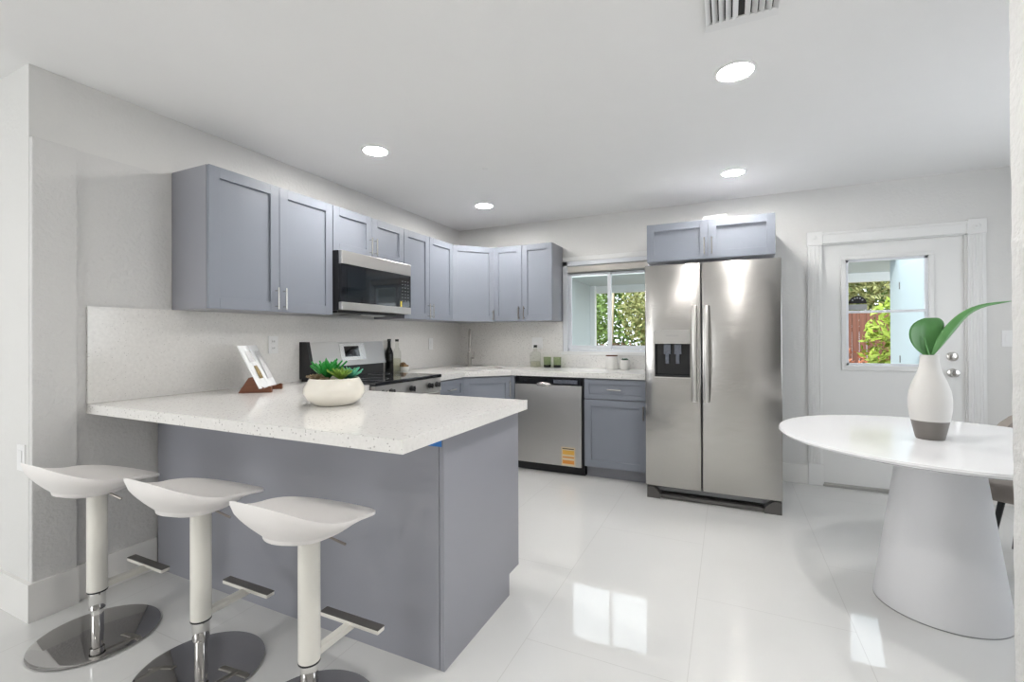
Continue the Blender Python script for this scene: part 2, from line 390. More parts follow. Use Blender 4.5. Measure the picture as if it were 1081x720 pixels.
# knob and deadbolt
def rosette(name, x, z, r, knob):
    mb = MB(); mb.T = Matrix.Translation((x, y, z)) @ Matrix.Rotation(PI/2, 4, 'X')
    if knob: mb.lathe([(0, 0), (r, 0), (r, .006), (r*.8, .010), (.011, .014), (.011, .032), (.024, .040), (.028, .052), (.024, .062), (.010, .066), (0, .066)], seg=24)
    else: mb.lathe([(0, 0), (r, 0), (r, .008), (r*.7, .014), (0, .014)], seg=24); mb.lathe([(0, .014), (.008, .014), (.008, .022), (0, .022)], seg=12)
    mb.build(name, 'nickel', slab, smooth=True)
rosette('door_knob', 4.285, .942, .032, True); rosette('deadbolt', 4.285, 1.065, .034, False)
mb = MB(); mb.box(DX0, 3.462, -.0, .1, 0, DZ).box(4.355, DX1, -.0, .1, 0, DZ).box(DX0, DX1, -.0, .1, 1.965, DZ)
mb.build('door_frame', 'trim', door)
mb = MB()
for x0 in (3.367, 4.365):
    mb.box(x0, x0+.10, -.018, 0, .17, 1.965)
    for i in range(5): mb.box(x0+.010+i*.017, x0+.018+i*.017, -.023, -.017, .175, 1.96, .002)
mb.box(3.465, 4.367, -.018, 0, 1.975, 2.06, .002)
mb.box(3.465, 4.367, -.024, 0, 2.045, 2.065, .002)
for x0 in (3.362, 4.360):
    mb.box(x0, x0+.108, -.026, 0, 1.965, 2.076, .003); mb.box(x0, x0+.108, -.024, 0, 0, .175, .003)
    T = mb.T; mb.T = Matrix.Translation((x0+.054, -.026, 2.02)) @ Matrix.Rotation(PI/2, 4, 'X')
    mb.lathe([(.026, 0), (.026, .004), (.019, .004), (.019, 0)], seg=20, cap=False); mb.lathe([(.010, 0), (.010, .005), (0, .007)], seg=16, cap=False); mb.T = T
mb.build('door_casing', 'trim', door)
MB().box(3.462, 4.355, -.03, .1, 0, .020, .004).build('threshold', 'threshold', door)

# ------------------------------------------------------------------ cabinet parts
def shaker(fr, u0, u1, z0, z1, d0, parent, handle=None, name='door', hm='nickel', rail=.058, m='cab'):
    """fr=(origin,u,n); door slab from depth d0 to d0+.02, recessed panel; handle=('v'|'h', u, z, length)"""
    g = .0015; u0 += g; u1 -= g; z0 += g; z1 -= g; t = .020
    mb = MB().frame(*fr)
    mb.box(u0, u0+rail, d0, d0+t, z0, z1, .0008, 1).box(u1-rail, u1, d0, d0+t, z0, z1, .0008, 1)
    mb.box(u0+rail, u1-rail, d0, d0+t, z0, z0+rail, .0008, 1).box(u0+rail, u1-rail, d0, d0+t, z1-rail, z1, .0008, 1)
    mb.box(u0+rail, u1-rail, d0, d0+t-.011, z0+rail, z1-rail)
    o = mb.build(name, m, parent)
    if handle:
        k, hu, hz, ln = handle; hb = MB().frame(*fr); r = .0055; d = d0+t+.028
        if k == 'v':
            hb.tube([(hu, d, hz-ln/2), (hu, d, hz+ln/2)], r, 10)
            for q in (-.36, .36): hb.tube([(hu, d0+t, hz+q*ln), (hu, d, hz+q*ln)], r*.8, 8)
        else:
            hb.tube([(hu-ln/2, d, hz), (hu+ln/2, d, hz)], r, 10)
            for q in (-.36, .36): hb.tube([(hu+q*ln, d0+t, hz), (hu+q*ln, d, hz)], r*.8, 8)
        hb.build('handle', hm, o, smooth=True)
    return o
LF = ((0, 0, 0), (0, 1, 0), (1, 0, 0))       # left wall: u = y, outward = +x
BF = ((0, 0, 0), (1, 0, 0), (0, -1, 0))      # back wall: u = x, outward = -y
UT, UB = 2.136, 1.380
def upper(fr, u0, u1, z0, z1, depth, label, split=None, hz=None, hm='nickel', single=None, loc=(0, 0, 0)):
    t = thing('wall_cabinet', label, 'cabinet', loc, 'wall cabinets')
    MB().frame(*fr).box(u0+.0005, u1-.0005, .001, depth, z0, z1).build('cabinet_body', 'cab_side', t)
    if split:
        hz = hz if hz is not None else z0+.08
        shaker(fr, u0, split, z0, z1, depth+.002, t, ('v', split-.027, hz, .130), hm=hm)
        shaker(fr, split, u1, z0, z1, depth+.002, t, ('v', split+.027, hz, .130), hm=hm)
    return t
upper(LF, -3.022, -2.183, UB, UT, .303, 'large two-door grey-blue wall cabinet at the left end above the peninsula', -2.600, loc=(.15, -2.6, UB))
upper(LF, -2.180, -1.411, 1.824, UT, .303, 'short two-door grey-blue wall cabinet directly above the microwave', -1.795, hz=1.912, loc=(.15, -1.8, 1.824))
upper(LF, -1.409, -.645, UB, UT, .303, 'two-door grey-blue wall cabinet between the microwave and the corner cabinet', -1.045, loc=(.15, -1.03, UB))
upper(BF, .603, 1.240, UB, UT, .303, 'two-door grey-blue wall cabinet on the back wall beside the window', .922, hm='bronze', loc=(.92, -.15, UB))
# diagonal corner cabinet
t = thing('wall_cabinet', 'single-door grey-blue diagonal corner wall cabinet above the faucet', 'cabinet', (.2, -.2, UB), 'wall cabinets')
P1, P2 = Vector((.303, -.643, 0)), Vector((.601, -.303, 0))
MB().poly([(.001, -.001), (.001, -.643), (.303, -.643), (.601, -.303), (.601, -.001)], 'z', UB, UT).build('cabinet_body', 'cab_side', t)
du = (P2-P1).normalized(); dn = Vector((du.y, -du.x, 0)); DF = (P1, du, dn); dl = (P2-P1).length
shaker(DF, .002, dl-.002, UB, UT, .002, t, ('v', dl-.026, UB+.065, .10), hm='bronze')
# cabinet above fridge
upper(((0, -.0, 0), (1, 0, 0), (0, -1, 0)), 2.170, 3.089, 1.829, 2.134, .598, 'wide short two-door grey-blue cabinet above the refrigerator', 2.632, hz=1.925, loc=(2.63, -.3, 1.83))
t = tag(MB().box(2.585, 2.765, -.30, -.26, 2.134, 2.235, .003).build('white_box', 'white_plastic'), 'small white box on top of the cabinet above the refrigerator', 'box')

# ------------------------------------------------------------------ base cabinets
BT = .868
pen = thing('peninsula_cabinet', 'long grey peninsula base cabinet under the breakfast bar counter', 'cabinet', (.9, -2.8, 0))
MB().box(.02, 1.797, -3.082, -2.455, .10, BT).box(.02, 1.797, -3.082, -2.53, 0, .10).build('cabinet_body', 'cab_side', pen)
MB().box(.02, 1.802, -3.101, -3.083, 0, BT).build('back_panel', 'cab_side', pen)
MB().poly([(-3.101, 0), (-2.545, 0), (-2.545, .10), (-2.436, .10), (-2.436, BT), (-3.101, BT)], 'x', 1.805, 1.824).build('end_panel', 'cab_side', pen)
PF = ((0, -2.455, 0), (1, 0, 0), (0, 1, 0))
for a, b_ in ((.68, 1.05), (1.05, 1.42), (1.42, 1.795)):
    shaker(PF, a, b_, .105, .70, .0, pen, ('v', b_-.03, .60, .12)); shaker(PF, a, b_, .70, .865, .0, pen, ('h', (a+b_)/2, .78, .12), name='drawer', rail=.04)
tag(MB().box(1.750, 1.815, -3.1035, -3.1015, .822, .866).build('painters_tape', 'tape'), 'small piece of blue tape under the peninsula counter corner', 'tape')

def base_cab(name, label, fr, u0, u1, depth, draw=True, hside=1, loc=(0, 0, 0), hm='nickel'):
    t = thing(name, label, 'cabinet', loc, 'base cabinets')
    MB().frame(*fr).box(u0, u1, .02, depth, .10, BT).box(u0, u1, .02, depth-.06, 0, .10).build('cabinet_body', 'cab_side', t)
    if draw:
        shaker(fr, u0, u1, .690, .858, depth+.001, t, ('h', (u0+u1)/2, .775, .115), name='drawer', rail=.040, hm='nickel')
        z1 = .685
    else: z1 = .858
    hu = u1-.025 if hside > 0 else u0+.03
    shaker(fr, u0, u1, .105, z1, depth+.001, t, ('v', hu, z1-.09, .115), hm=hm)
    return t
base_cab('base_cabinet', 'grey-blue base cabinet with one drawer between dishwasher and refrigerator', BF, 1.640, 2.165, .605, loc=(1.9, -.3, 0), hm='bronze')
base_cab('base_cabinet', 'narrow grey-blue base cabinet with drawer just right of the stove', LF, -1.403, -.955, .605, loc=(.3, -1.18, 0))
base_cab('base_cabinet', 'narrow grey-blue base cabinet hidden between the stove and the peninsula', LF, -2.43, -2.190, .605, loc=(.3, -2.3, 0))
t = thing('sink_cabinet', 'diagonal corner grey-blue base cabinet below the sink', 'cabinet', (.4, -.4, 0), 'base cabinets')
Q1, Q2 = Vector((.605, -.945, 0)), Vector((.925, -.605, 0))
MB().poly([(.02, -.02), (.02, -.945), (.605, -.945), (.925, -.605), (.925, -.02)], 'z', .10, .66).poly([(.02, -.02), (.02, -.9), (.56, -.9), (.88, -.56), (.88, -.02)], 'z', 0, .10).build('cabinet_body', 'cab_side', t)
du = (Q2-Q1).normalized(); dn = Vector((du.y, -du.x, 0)); ql = (Q2-Q1).length
shaker((Q1, du, dn), .0, ql-.0, .105, .858, .001, t, ('v', ql-.022, .74, .16), hm='nickel')
MB().box(.927, .975, -.625, -.03, 0, BT).build('filler_panel', 'cab', t)
MB().frame(Q1, du, dn).box(0, ql, -.018, 0, .66, BT).build('apron', 'cab', t)

# ------------------------------------------------------------------ countertops and backsplash
tag(MB().slab([(.003, -3.400), (1.872, -3.400), (1.872, -2.432), (.648, -2.432), (.648, -2.186), (.003, -2.186)], [], BT+.001, .914).build('countertop', 'quartz'),
    'white speckled quartz breakfast bar countertop on the peninsula', 'countertop', 'quartz countertops')
sc = Vector((.505, -.478)); a1 = Vector((.7071, .7071)); a2 = Vector((.7071, -.7071))
def rrect(c, hu, hv, r, n=5):
    out = []
    for sx, sy, st in ((1, 1, 0), (-1, 1, 90), (-1, -1, 180), (1, -1, 270)):
        for k in range(n+1):
            a = math.radians(st+90*k/n); p = (sx*(hu-r)+r*math.cos(a), sy*(hv-r)+r*math.sin(a)); out.append(tuple(c+a1*p[0]+a2*p[1]))
    return out
hole = rrect(sc, .235, .165, .05)
tag(MB().slab([(.003, -1.405), (.648, -1.405), (.648, -.965), (.955, -.648), (2.168, -.648), (2.168, -.003), (.003, -.003)], [hole], BT+.001, .914).build('countertop', 'quartz'),
    'white speckled quartz countertop around the sink corner and dishwasher', 'countertop', 'quartz countertops')
sk = thing('sink', 'undermount steel sink set in the corner countertop', 'sink', (sc.x, sc.y, .70))
mb = MB(); o1 = rrect(sc, .238, .168, .05); o2 = rrect(sc, .225, .155, .05)
n = len(o1); A = [mb.b.verts.new((*p, BT)) for p in o1]; B = [mb.b.verts.new((*p, .70)) for p in o2]
for i in range(n): mb.b.faces.new((A[i], A[(i+1) % n], B[(i+1) % n], B[i]))
mb.b.faces.new(B); mb.build('basin', 'sinksteel', sk)
MB().lathe([(0, .001), (.035, .001), (.04, .003), (.035, .004), (0, .003)], (sc.x, sc.y, .70), 20).build('drain', 'chrome', sk, smooth=True)
tag(MB().box(.001, .018, -3.400, -.001, .9145, 1.3795).build('backsplash', 'quartz'), 'speckled quartz backsplash slab along the left wall', 'backsplash', 'quartz backsplashes')
tag(MB().box(.019, 1.2405, -.018, -.001, .9145, 1.3795).box(1.2405, 2.168, -.018, -.001, .9145, 1.040).build('backsplash', 'quartz'),
    'speckled quartz backsplash slab along the back wall below the window', 'backsplash', 'quartz backsplashes')
# outlets and switches
def plate(name, label, cat, fr, u, z, w_=.072, h_=.116, kind='outlet', grp=None, d0=.019):
    o = fr[0]; T = MB().frame(*fr).T; loc = T @ Vector((u, d0, z))
    t = thing(name, label, cat, loc, grp)
    MB().frame(*fr).box(u-w_/2, u+w_/2, d0, d0+.006, z-h_/2, z+h_/2, .0015).build('cover_plate', 'white_plastic', t)
    if kind == 'outlet':
        for q in (-.022, .022):
            mb = MB().frame(*fr).box(u-.016, u+.016, d0+.006, d0+.008, z+q-.015, z+q+.015, .0008); s = mb.build('socket', 'white_plastic', t)
            MB().frame(*fr).box(u-.008, u-.005, d0+.0078, d0+.0086, z+q-.005, z+q+.006).box(u+.005, u+.008, d0+.0078, d0+.0086, z+q-.005, z+q+.006).build('slots', 'black', s)
    else:
        for q in ([0] if w_ < .1 else [-.024, .024]):
            MB().frame(*fr).box(u+q-.016, u+q+.016, d0+.006, d0+.0095, z-.033, z+.033, .001).build('rocker', 'white_plastic', t)
plate('outlet', 'white electrical outlet on the backsplash behind the recipe booklet', 'outlet', LF, -2.41, 1.178)
plate('light_switch', 'white switch on the left backsplash between stove and corner', 'switch', LF, -.59, 1.156, kind='sw')
plate('outlet', 'double white outlet plate on the back backsplash above the glass bottle', 'outlet', BF, .965, 1.158, w_=.118, kind='sw')
plate('light_switch', 'white light switch right of the white exterior door', 'switch', BF, 4.585, 1.20, kind='sw', d0=.0)
plate('outlet', 'white outlet on the wall at the far left behind the first stool', 'outlet', ((0, -3.60, 0), (1, 0, 0), (0, -1, 0)), -.060, .70, kind='sw', d0=0)

# ------------------------------------------------------------------ faucet
fx, fy = .300, -.285
t = thing('faucet', 'tall chrome pull-down kitchen faucet in the corner', 'faucet', (fx, fy, .914))
MB().lathe([(0, 0), (.028, 0), (.028, .006), (.021, .010), (.021, .15), (.013, .155), (.013, .16), (0, .16)], (fx, fy, .914), 20).build('faucet_base', 'faucet_metal', t, smooth=True)
d = Vector((.54, -.84, 0)).normalized(); pts = [Vector((fx, fy, .914+z)) for z in (.15, .26, .335)]
for a in range(15, 181, 15):
    r = .052; pts.append(Vector((fx, fy, .914+.335))+d*(r-r*math.cos(math.radians(a)))+Vector((0, 0, r*math.sin(math.radians(a)))))
pts.append(pts[-1]+Vector((0, 0, -.03)))
MB().tube(pts, .0115, 14).build('spout', 'faucet_metal', t, smooth=True)
e = pts[-1]; MB().tube([e, e+Vector((0, 0, -.02)), e+Vector((0, 0, -.08)), e+Vector((0, 0, -.105))], [.014, .017, .018, .015], 14).build('spray_head', 'faucet_metal', t, smooth=True)
h0 = Vector((fx, fy, .914+.095)); hd = Vector((.85, .30, 0)).normalized()
MB().tube([h0, h0+hd*.05], .013, 12).tube([h0+hd*.045, h0+hd*.05+Vector((0, 0, .06))], [.006, .005], 8).build('handle', 'faucet_metal', t, smooth=True)

# ------------------------------------------------------------------ stove
sy0, sy1 = -2.178, -1.411; fxs = .655
t = thing('stove', 'stainless and black electric stove with rear control panel', 'stove', (.33, -1.795, 0))
MB().box(.03, fxs-.03, sy0, sy1, .03, .905).box(.06, fxs-.06, sy0+.03, sy1-.03, 0, .03).build('stove_body', 'steel_dark', t)
ck = MB().box(.07, .695, sy0-.002, sy1+.002, .905, .930, .006, 3).build('cooktop', 'bglass', t)
for (bx_, by_, br_) in ((.22, -1.98, .085), (.22, -1.60, .085), (.50, -1.98, .105), (.50, -1.60, .085)):
    MB().lathe([(br_, 0), (br_, .0006), (br_-.003, .0006), (br_-.003, 0)], (bx_, by_, .9300), 40, cap=False).build('burner_ring', 'grey_plastic', ck)
MB().poly([(fxs-.03, .80), (.690, .80), (.683, .903), (fxs-.03, .903)], 'y', sy0+.001, sy1-.001).build('front_panel', 'steel', t)
for ky in (-2.10, -2.02, -1.795, -1.57, -1.475):
    mb = MB(); mb.T = Matrix.Translation((.688, ky, .853)) @ Matrix.Rotation(PI/2, 4, 'Y')
    mb.lathe([(.022, 0), (.022, .006), (.019, .008), (.018, .028), (.014, .031), (0, .031)], seg=20); mb.box(-.019, .019, -.004, .004, .028, .036, .001)
    mb.build('knob', 'black', t, smooth=True)
dr = MB().box(fxs-.03, .685, sy0+.003, sy1-.003, .22, .795, .003).build('oven_door', 'steel', t)
MB().box(.684, .688, sy0+.10, sy1-.10, .34, .66).build('oven_window', 'bglass', dr)
MB().tube([(.735, sy0+.05, .745), (.735, sy1-.05, .745)], .012, 12).tube([(.68, sy0+.09, .745), (.735, sy0+.09, .745)], .009, 8).tube([(.68, sy1-.09, .745), (.735, sy1-.09, .745)], .009, 8).build('handle', 'steel', dr, smooth=True)
MB().box(fxs-.03, .68, sy0+.003, sy1-.003, .05, .215, .003).build('storage_drawer', 'steel', t)
MB().box(.025, .10, sy0-.004, sy1+.004, .905, 1.01).build('backguard_base', 'black', t)
MB().poly([(.022, 1.005), (.128, 1.010), (.120, 1.045), (.085, 1.190), (.022, 1.190)], 'y', sy0+.008, sy1+.004).build('backguard', 'steel', t)
MB().poly([(.022, .93), (.130, .93), (.133, 1.01), (.090, 1.194), (.022, 1.194)], 'y', sy0-.022, sy0+.007).build('backguard_end_cap', 'black', t)
# tilted control display
c0, c1 = Vector((.121, 0, 1.042)), Vector((.0855, 0, 1.190)); dz = (c1-c0).normalized(); nn = Vector((dz.z, 0, -dz.x))
def tilt(mb, u0, u1, v0, v1, d0, d1):
    vs = []
    for u in (u0, u1):
        for d_ in (d0, d1):
            for v in (v0, v1):
                p = c0+dz*v+nn*d_; vs.append(mb.b.verts.new((p.x, u, p.z)))
    for q in [(0, 1, 3, 2), (4, 6, 7, 5), (0, 4, 5, 1), (2, 3, 7, 6), (0, 2, 6, 4), (1, 5, 7, 3)]: mb.b.faces.new([vs[i] for i in q])
    mb._fin(vs); return mb
dp = tilt(MB(), -1.90, -1.635, .008, .138, -.002, .002).build('control_plate', 'nickel', t)
ds = tilt(MB(), -1.855, -1.70, .035, .118, .0021, .0035).build('display', 'bglass', dp)

# ------------------------------------------------------------------ microwave
t = thing('microwave', 'stainless and black over-the-range microwave below the short cabinet', 'microwave', (.2, -1.795, 1.41))
my0, my1 = -2.178, -1.413
MB().box(.02, .368, my0, my1, 1.412, 1.822).box(.04, .34, my0+.02, my1-.12, 1.395, 1.412).build('microwave_body', 'black', t)
MB().box(.370, .400, my0+.002, my1-.002, 1.730, 1.821, .003).build('top_trim', 'steel', t)
MB().box(.370, .400, my0+.002, my1-.002, 1.414, 1.468, .003).build('bottom_trim', 'steel', t)
dr = MB().box(.370, .396, my0+.002, -1.560, 1.469, 1.729).build('door', 'bglass', t)
MB().box(.3955, .3975, my0+.055, -1.600, 1.495, 1.690).build('door_window', 'mwglass', dr)
cp = MB().box(.370, .396, -1.558, my1-.002, 1.469, 1.729).build('control_panel', 'bglass', t)
mb = MB()
for r in range(7):
    for c in range(3): mb.box(.396, .3966, -1.530+c*.036, -1.514+c*.036, 1.517+r*.026, 1.523+r*.026)
mb.build('keypad', 'steel_dark', cp)['kind'] = 'stuff'
MB().box(.396, .3972, -1.548, -1.530, 1.470, 1.515).build('sticker', 'yellow', cp)
MB().box(.12, .34, my0+.25, my1-.25, 1.388, 1.395).build('grease_filter', 'steel_dark', t)

# ------------------------------------------------------------------ dishwasher
t = thing('dishwasher', 'stainless steel dishwasher with orange sticker under the back counter', 'dishwasher', (1.3, -.3, 0))
MB().box(.980, 1.636, -.60, -.02, .10, BT-.002).build('dishwasher_body', 'black', t)
MB().box(.983, 1.632, -.575, -.50, .005, .10).build('toe_kick', 'black', t)
MB().box(.985, 1.612, -.628, -.60, .797, .858, .004).build('control_panel', 'bglass', t)
MB().box(1.36, 1.58, -.6295, -.628, .810, .842).build('control_display', 'display_grey', t)
dr = MB().box(.985, 1.616, -.635, -.602, .085, .792, .004, 3).build('door', 'steel', t)
mb = MB(); mb.T = Matrix.Translation((1.27, -.630, .795)) @ Matrix.Rotation(PI/2, 4, 'X')
mb.lathe([(0, .0), (.075, 0), (.070, .012), (.05, .018), (0, .018)], seg=28, sy=.32)
mb.build('handle', 'nickel', dr, smooth=True)
st = MB().box(1.432, 1.560, -.6362, -.6355, .092, .255).build('sticker', 'label_cream', dr)
mb = MB(); mb.box(1.442, 1.548, -.6368, -.6363, .236, .243)
mb.build('sticker_heading', 'black', st)
mb = MB(); mb.box(1.445, 1.55, -.6368, -.6363, .190, .226).build('sticker_band', 'amber', st)
mb = MB(); mb.box(1.445, 1.55, -.6368, -.6363, .160, .172).box(1.445, 1.55, -.6368, -.6363, .108, .140).build('sticker_band', 'orange', st)

# ------------------------------------------------------------------ refrigerator
t = thing('refrigerator', 'tall stainless side-by-side refrigerator with ice dispenser', 'refrigerator', (2.65, -.45, 0))
MB().box(2.203, 3.097, -.82, -.04, .045, 1.745, .004).build('fridge_body', 'grey_plastic', t)
hx0, hx1, hz0, hz1 = 2.267, 2.517, .922, 1.268
mb = MB(); x0, x1, z0, z1 = 2.197, 2.590, .098, 1.760; yf, yb = -.900, -.826
mb.box(x0, hx0, yf, yb, z0, z1, .007, 3).box(hx1, x1, yf, yb, z0, z1, .007, 3)
# full door with dispenser opening: rebuilt as one ring of boxes
mb.b.free(); mb = MB()
o_ = [(x0, z0), (x1, z0), (x1, z1), (x0, z1)]; i_ = [(hx0, hz0), (hx1, hz0), (hx1, hz1), (hx0, hz1)]
def ring(y_, pts): return [mb.b.verts.new((p[0], y_, p[1])) for p in pts]
bv = .008
inset = [(x0+bv, z0+bv), (x1-bv, z0+bv), (x1-bv, z1-bv), (x0+bv, z1-bv)]
F0 = ring(yf, inset); F1 = ring(yf+bv*.35, [(x0+bv*.3, z0+bv*.3), (x1-bv*.3, z0+bv*.3), (x1-bv*.3, z1-bv*.3), (x0+bv*.3, z1-bv*.3)]); F2 = ring(yf+bv, o_); BK = ring(yb, o_)
I0 = ring(yf, i_); I1 = ring(yf+.055, i_)
for A, B in ((F0, I0), (F0, F1), (F1, F2), (F2, BK), (I0, I1)):
    for k in range(4): mb.b.faces.new((A[k], A[(k+1) % 4], B[(k+1) % 4], B[k]))
mb.b.faces.new(BK); mb.b.faces.new(I1)
ld = mb.build('door', 'steel_fridge', t, smooth=True, sharp=50)
cav = MB()
cav.box(hx0+.001, hx0+.006, yf+.001, yf+.054, hz0, 1.168).box(hx1-.006, hx1-.001, yf+.001, yf+.054, hz0, 1.168).box(hx0+.006, hx1-.006, yf+.048, yf+.054, hz0, 1.168).box(hx0+.006, hx1-.006, yf+.001, yf+.048, hz0+.001, hz0+.016)
dsp = cav.build('dispenser', 'bglass', ld, label='black recess of the ice and water dispenser')
MB().box(hx0-.003, hx1+.003, yf-.004, yf+.05, 1.168, hz1+.002, .003).build('dispenser_panel', 'dispgrey', dsp)
MB().box(hx0-.004, hx1+.004, yf-.003, yf+.003, hz0-.010, hz0, .002).build('dispenser_lip', 'nickel', dsp)
mb = MB(); mb.box(2.33, 2.38, yf+.014, yf+.046, 1.09, 1.166, .004).box(2.405, 2.455, yf+.014, yf+.046, 1.09, 1.166, .004).box(2.342, 2.368, yf+.012, yf+.02, 1.02, 1.09, .003).box(2.417, 2.443, yf+.012, yf+.02, 1.02, 1.09, .003)
mb.build('dispenser_paddle', 'display_grey', dsp)
text('FRIGIDAIRE', .017, (2.392, yf-.0046, 1.228), (PI/2, 0, 0), 'steel_dark', dsp)
rd = MB().box(2.597, 3.100, yf, yb, .098, 1.760, .007, 3).build('door', 'steel_fridge', t, smooth=True, sharp=50)
for hx, dd in ((2.548, ld), (2.628, rd)):
    mb = MB(); z_a, z_b = .748, 1.447; hw = .018; K = 14; prev = None
    secs = []
    for k in range(K+1):
        q = k/K; z = z_a+(z_b-z_a)*q; yy = yf-.030-.026*math.sin(PI*q)
        if k in (0, K): yy = yf-.026
        secs.append([mb.b.verts.new(p) for p in ((hx-hw, yy+.008, z), (hx-hw*.75, yy-.005, z), (hx, yy-.009, z), (hx+hw*.75, yy-.005, z), (hx+hw, yy+.008, z))])
    for A, B in zip(secs, secs[1:]):
        for k in range(5): mb.b.faces.new((A[k], A[(k+1) % 5], B[(k+1) % 5], B[k]))
    mb.b.faces.new(secs[0]); mb.b.faces.new(secs[-1][::-1])
    mb.box(hx-.012, hx+.012, yf-.020, yf, z_a+.0, z_a+.035, .003).box(hx-.012, hx+.012, yf-.020, yf, z_b-.035, z_b, .003)
    mb.build('handle', 'steel', dd, smooth=True, sharp=50)
mb = MB(); mb.box(2.29, 3.01, -.80, -.78, .035, .094)
for i in range(58): mb.box(2.30+i*.0122, 2.304+i*.0122, -.806, -.80, .04, .085)
mb.build('toe_grille', 'black', t)
for xa, xb, s in ((2.205, 2.30, 1), (2.99, 3.095, -1)):
    pts = [(xa, -.88), (xb, -.88), (xb, -.80), (xa, -.80)]
    mb = MB(); mb.poly([(xa, .0), (xb, .0), (xb, .035), (xa+.05 if s > 0 else xb-.001, .088), (xa, .088)] if s > 0 else [(xa, 0), (xb, 0), (xb, .088), (xb-.05, .088), (xa, .035)], 'y', -.885, -.80)
    mb.build('roller_foot', 'foot_grey', t)
MB().box(2.30, 2.99, -.87, -.80, .004, .030, .004).build('grille_lip', 'foot_grey', t)

# ------------------------------------------------------------------ bar stools
def stool(cx, cy, label, rot=0):
    t = thing('bar_stool', label, 'bar stool', (cx, cy, 0), 'white swivel bar stools')
    O = (cx, cy, 0)
    MB().lathe([(0, 0), (.198, 0), (.203, .004)], O, 64).build('base_gasket', 'black', t, smooth=True)
    MB().lathe([(.200, .003), (.210, .005), (.210, .009), (.196, .014), (.03, .018), (0, .018)], O, 72).build('base_disc', 'mirror_base', t, smooth=True, sharp=20)
    MB().lathe([(0, .016), (.021, .016), (.021, .13), (0, .13)], O, 24).build('chrome_pole', 'chrome', t, smooth=True)
    MB().lathe([(0, .115), (.027, .115), (.028, .118), (.028, .19), (0, .19)], O, 28).build('collar', 'chrome', t, smooth=True)
    MB().lathe([(0, .186), (.0345, .186), (.0345, .192)], O, 28).build('seal_ring', 'black', t, smooth=True)
    MB().lathe([(0, .192), (.034, .192), (.034, .60), (0, .60)], O, 32).build('pole_sleeve', 'stool_pole', t, smooth=True)
    # footrest
    mb = MB(); A = Vector((cx, cy+.025, .215)); fyy = cy+.185
    mb.T = Matrix.Identity(4)
    mb.box(cx-.015, cx+.015, cy+.025, fyy, .190, .213, .003)
    fr = mb.build('footrest_arm', 'stool_pole', t)
    fb = MB().box(cx-.135, cx+.135, fyy-.018, fyy+.018, .205, .220, .004).build('footrest_bar', 'stool_pole', t)
    MB().box(cx-.135, cx+.135, fyy-.017, fyy+.017, .220, .223).build('grip_strip', 'grip', fb)
    # pedestal bowl below seat
    MB().lathe([(0, .585), (.036, .585), (.085, .596), (.125, .616), (.128, .632), (0, .640)], O, 40, sx=1.0, sy=1.1).build('seat_mount', 'stool_white', t, smooth=True, sharp=60)
    MB().tube([(cx+.06, cy-.005, .622), (cx+.085, cy+.0, .600), (cx+.135, cy+.022, .576)], [.004, .004, .0045], 8).build('height_lever', 'bronze', t, smooth=True)
    # saddle seat shell
    mb = MB(); NR, NA = 14, 64
    def surf(r, a):
        ca, sa = math.cos(a), math.sin(a)
        p = 2.35 if sa < 0 else 2.35-.25*sa
        k = (abs(ca)**p+abs(sa)**p)**(-1/p)
        x = .200*k*ca*r; yv = k*sa*r
        # wider towards the back, rounder at the front
        yy = yv*(.205 if yv > 0 else .215)
        x *= 1-.04*max(yv, 0)**2
        z = .655
        bk = max(-yv, 0)
        z += .105*bk**2.0                       # raised back lip
        z += .020*abs(x/.2)**2*(1-1.0*max(yv, 0))
        z -= .034*max(yv, 0)**2.4              # waterfall front
        z -= .004*(1-r)
        return Vector((cx+x, cy+yy, z))
    top = [mb.b.verts.new(surf(0, 0))]; rings = []
    for i in range(1, NR+1):
        rings.append([mb.b.verts.new(surf(i/NR, 2*PI*j/NA)) for j in range(NA)])
    for j in range(NA): mb.b.faces.new((top[0], rings[0][j], rings[0][(j+1) % NA]))
    for A, B in zip(rings, rings[1:]):
        for j in range(NA): mb.b.faces.new((A[j], B[j], B[(j+1) % NA], A[(j+1) % NA]))
    # rolled rim and deep underside closing on the mount
    prev = rings[-1]
    def under(s_, a):      # s_: 0 at rim .. 1 at mount
        rim = surf(1, a); mnt = Vector((cx+.118*math.cos(a), cy+.128*math.sin(a), .618))
        q = s_; p = rim.lerp(mnt, q)
        sag = .030*math.sin(PI*min(1, q*1.0))*(1.0)
        if math.sin(a) > 0: sag *= .45
        fr_ = min(1, max(0, math.sin(a)+.15)); ex = .62+1.5*fr_
        p.z = rim.z-.009+(mnt.z-rim.z+.009)*(q**ex)
        return p
    for q in (0.0, .12, .25, .4, .55, .7, .85, 1):
        cur = [mb.b.verts.new(under(q, 2*PI*j/NA)) for j in range(NA)]
        for j in range(NA): mb.b.faces.new((prev[j], cur[j], cur[(j+1) % NA], prev[(j+1) % NA]))
        prev = cur
    mb.b.faces.new(prev)
    mb.build('seat', 'stool_white', t, smooth=True, sharp=60)
    return t
stool(.41, -3.53, 'white saddle-seat bar stool nearest the left wall')
stool(1.00, -3.47, 'white saddle-seat bar stool in the middle of the row of three')
stool(1.545, -3.46, 'white saddle-seat bar stool at the right end, nearest the peninsula corner')

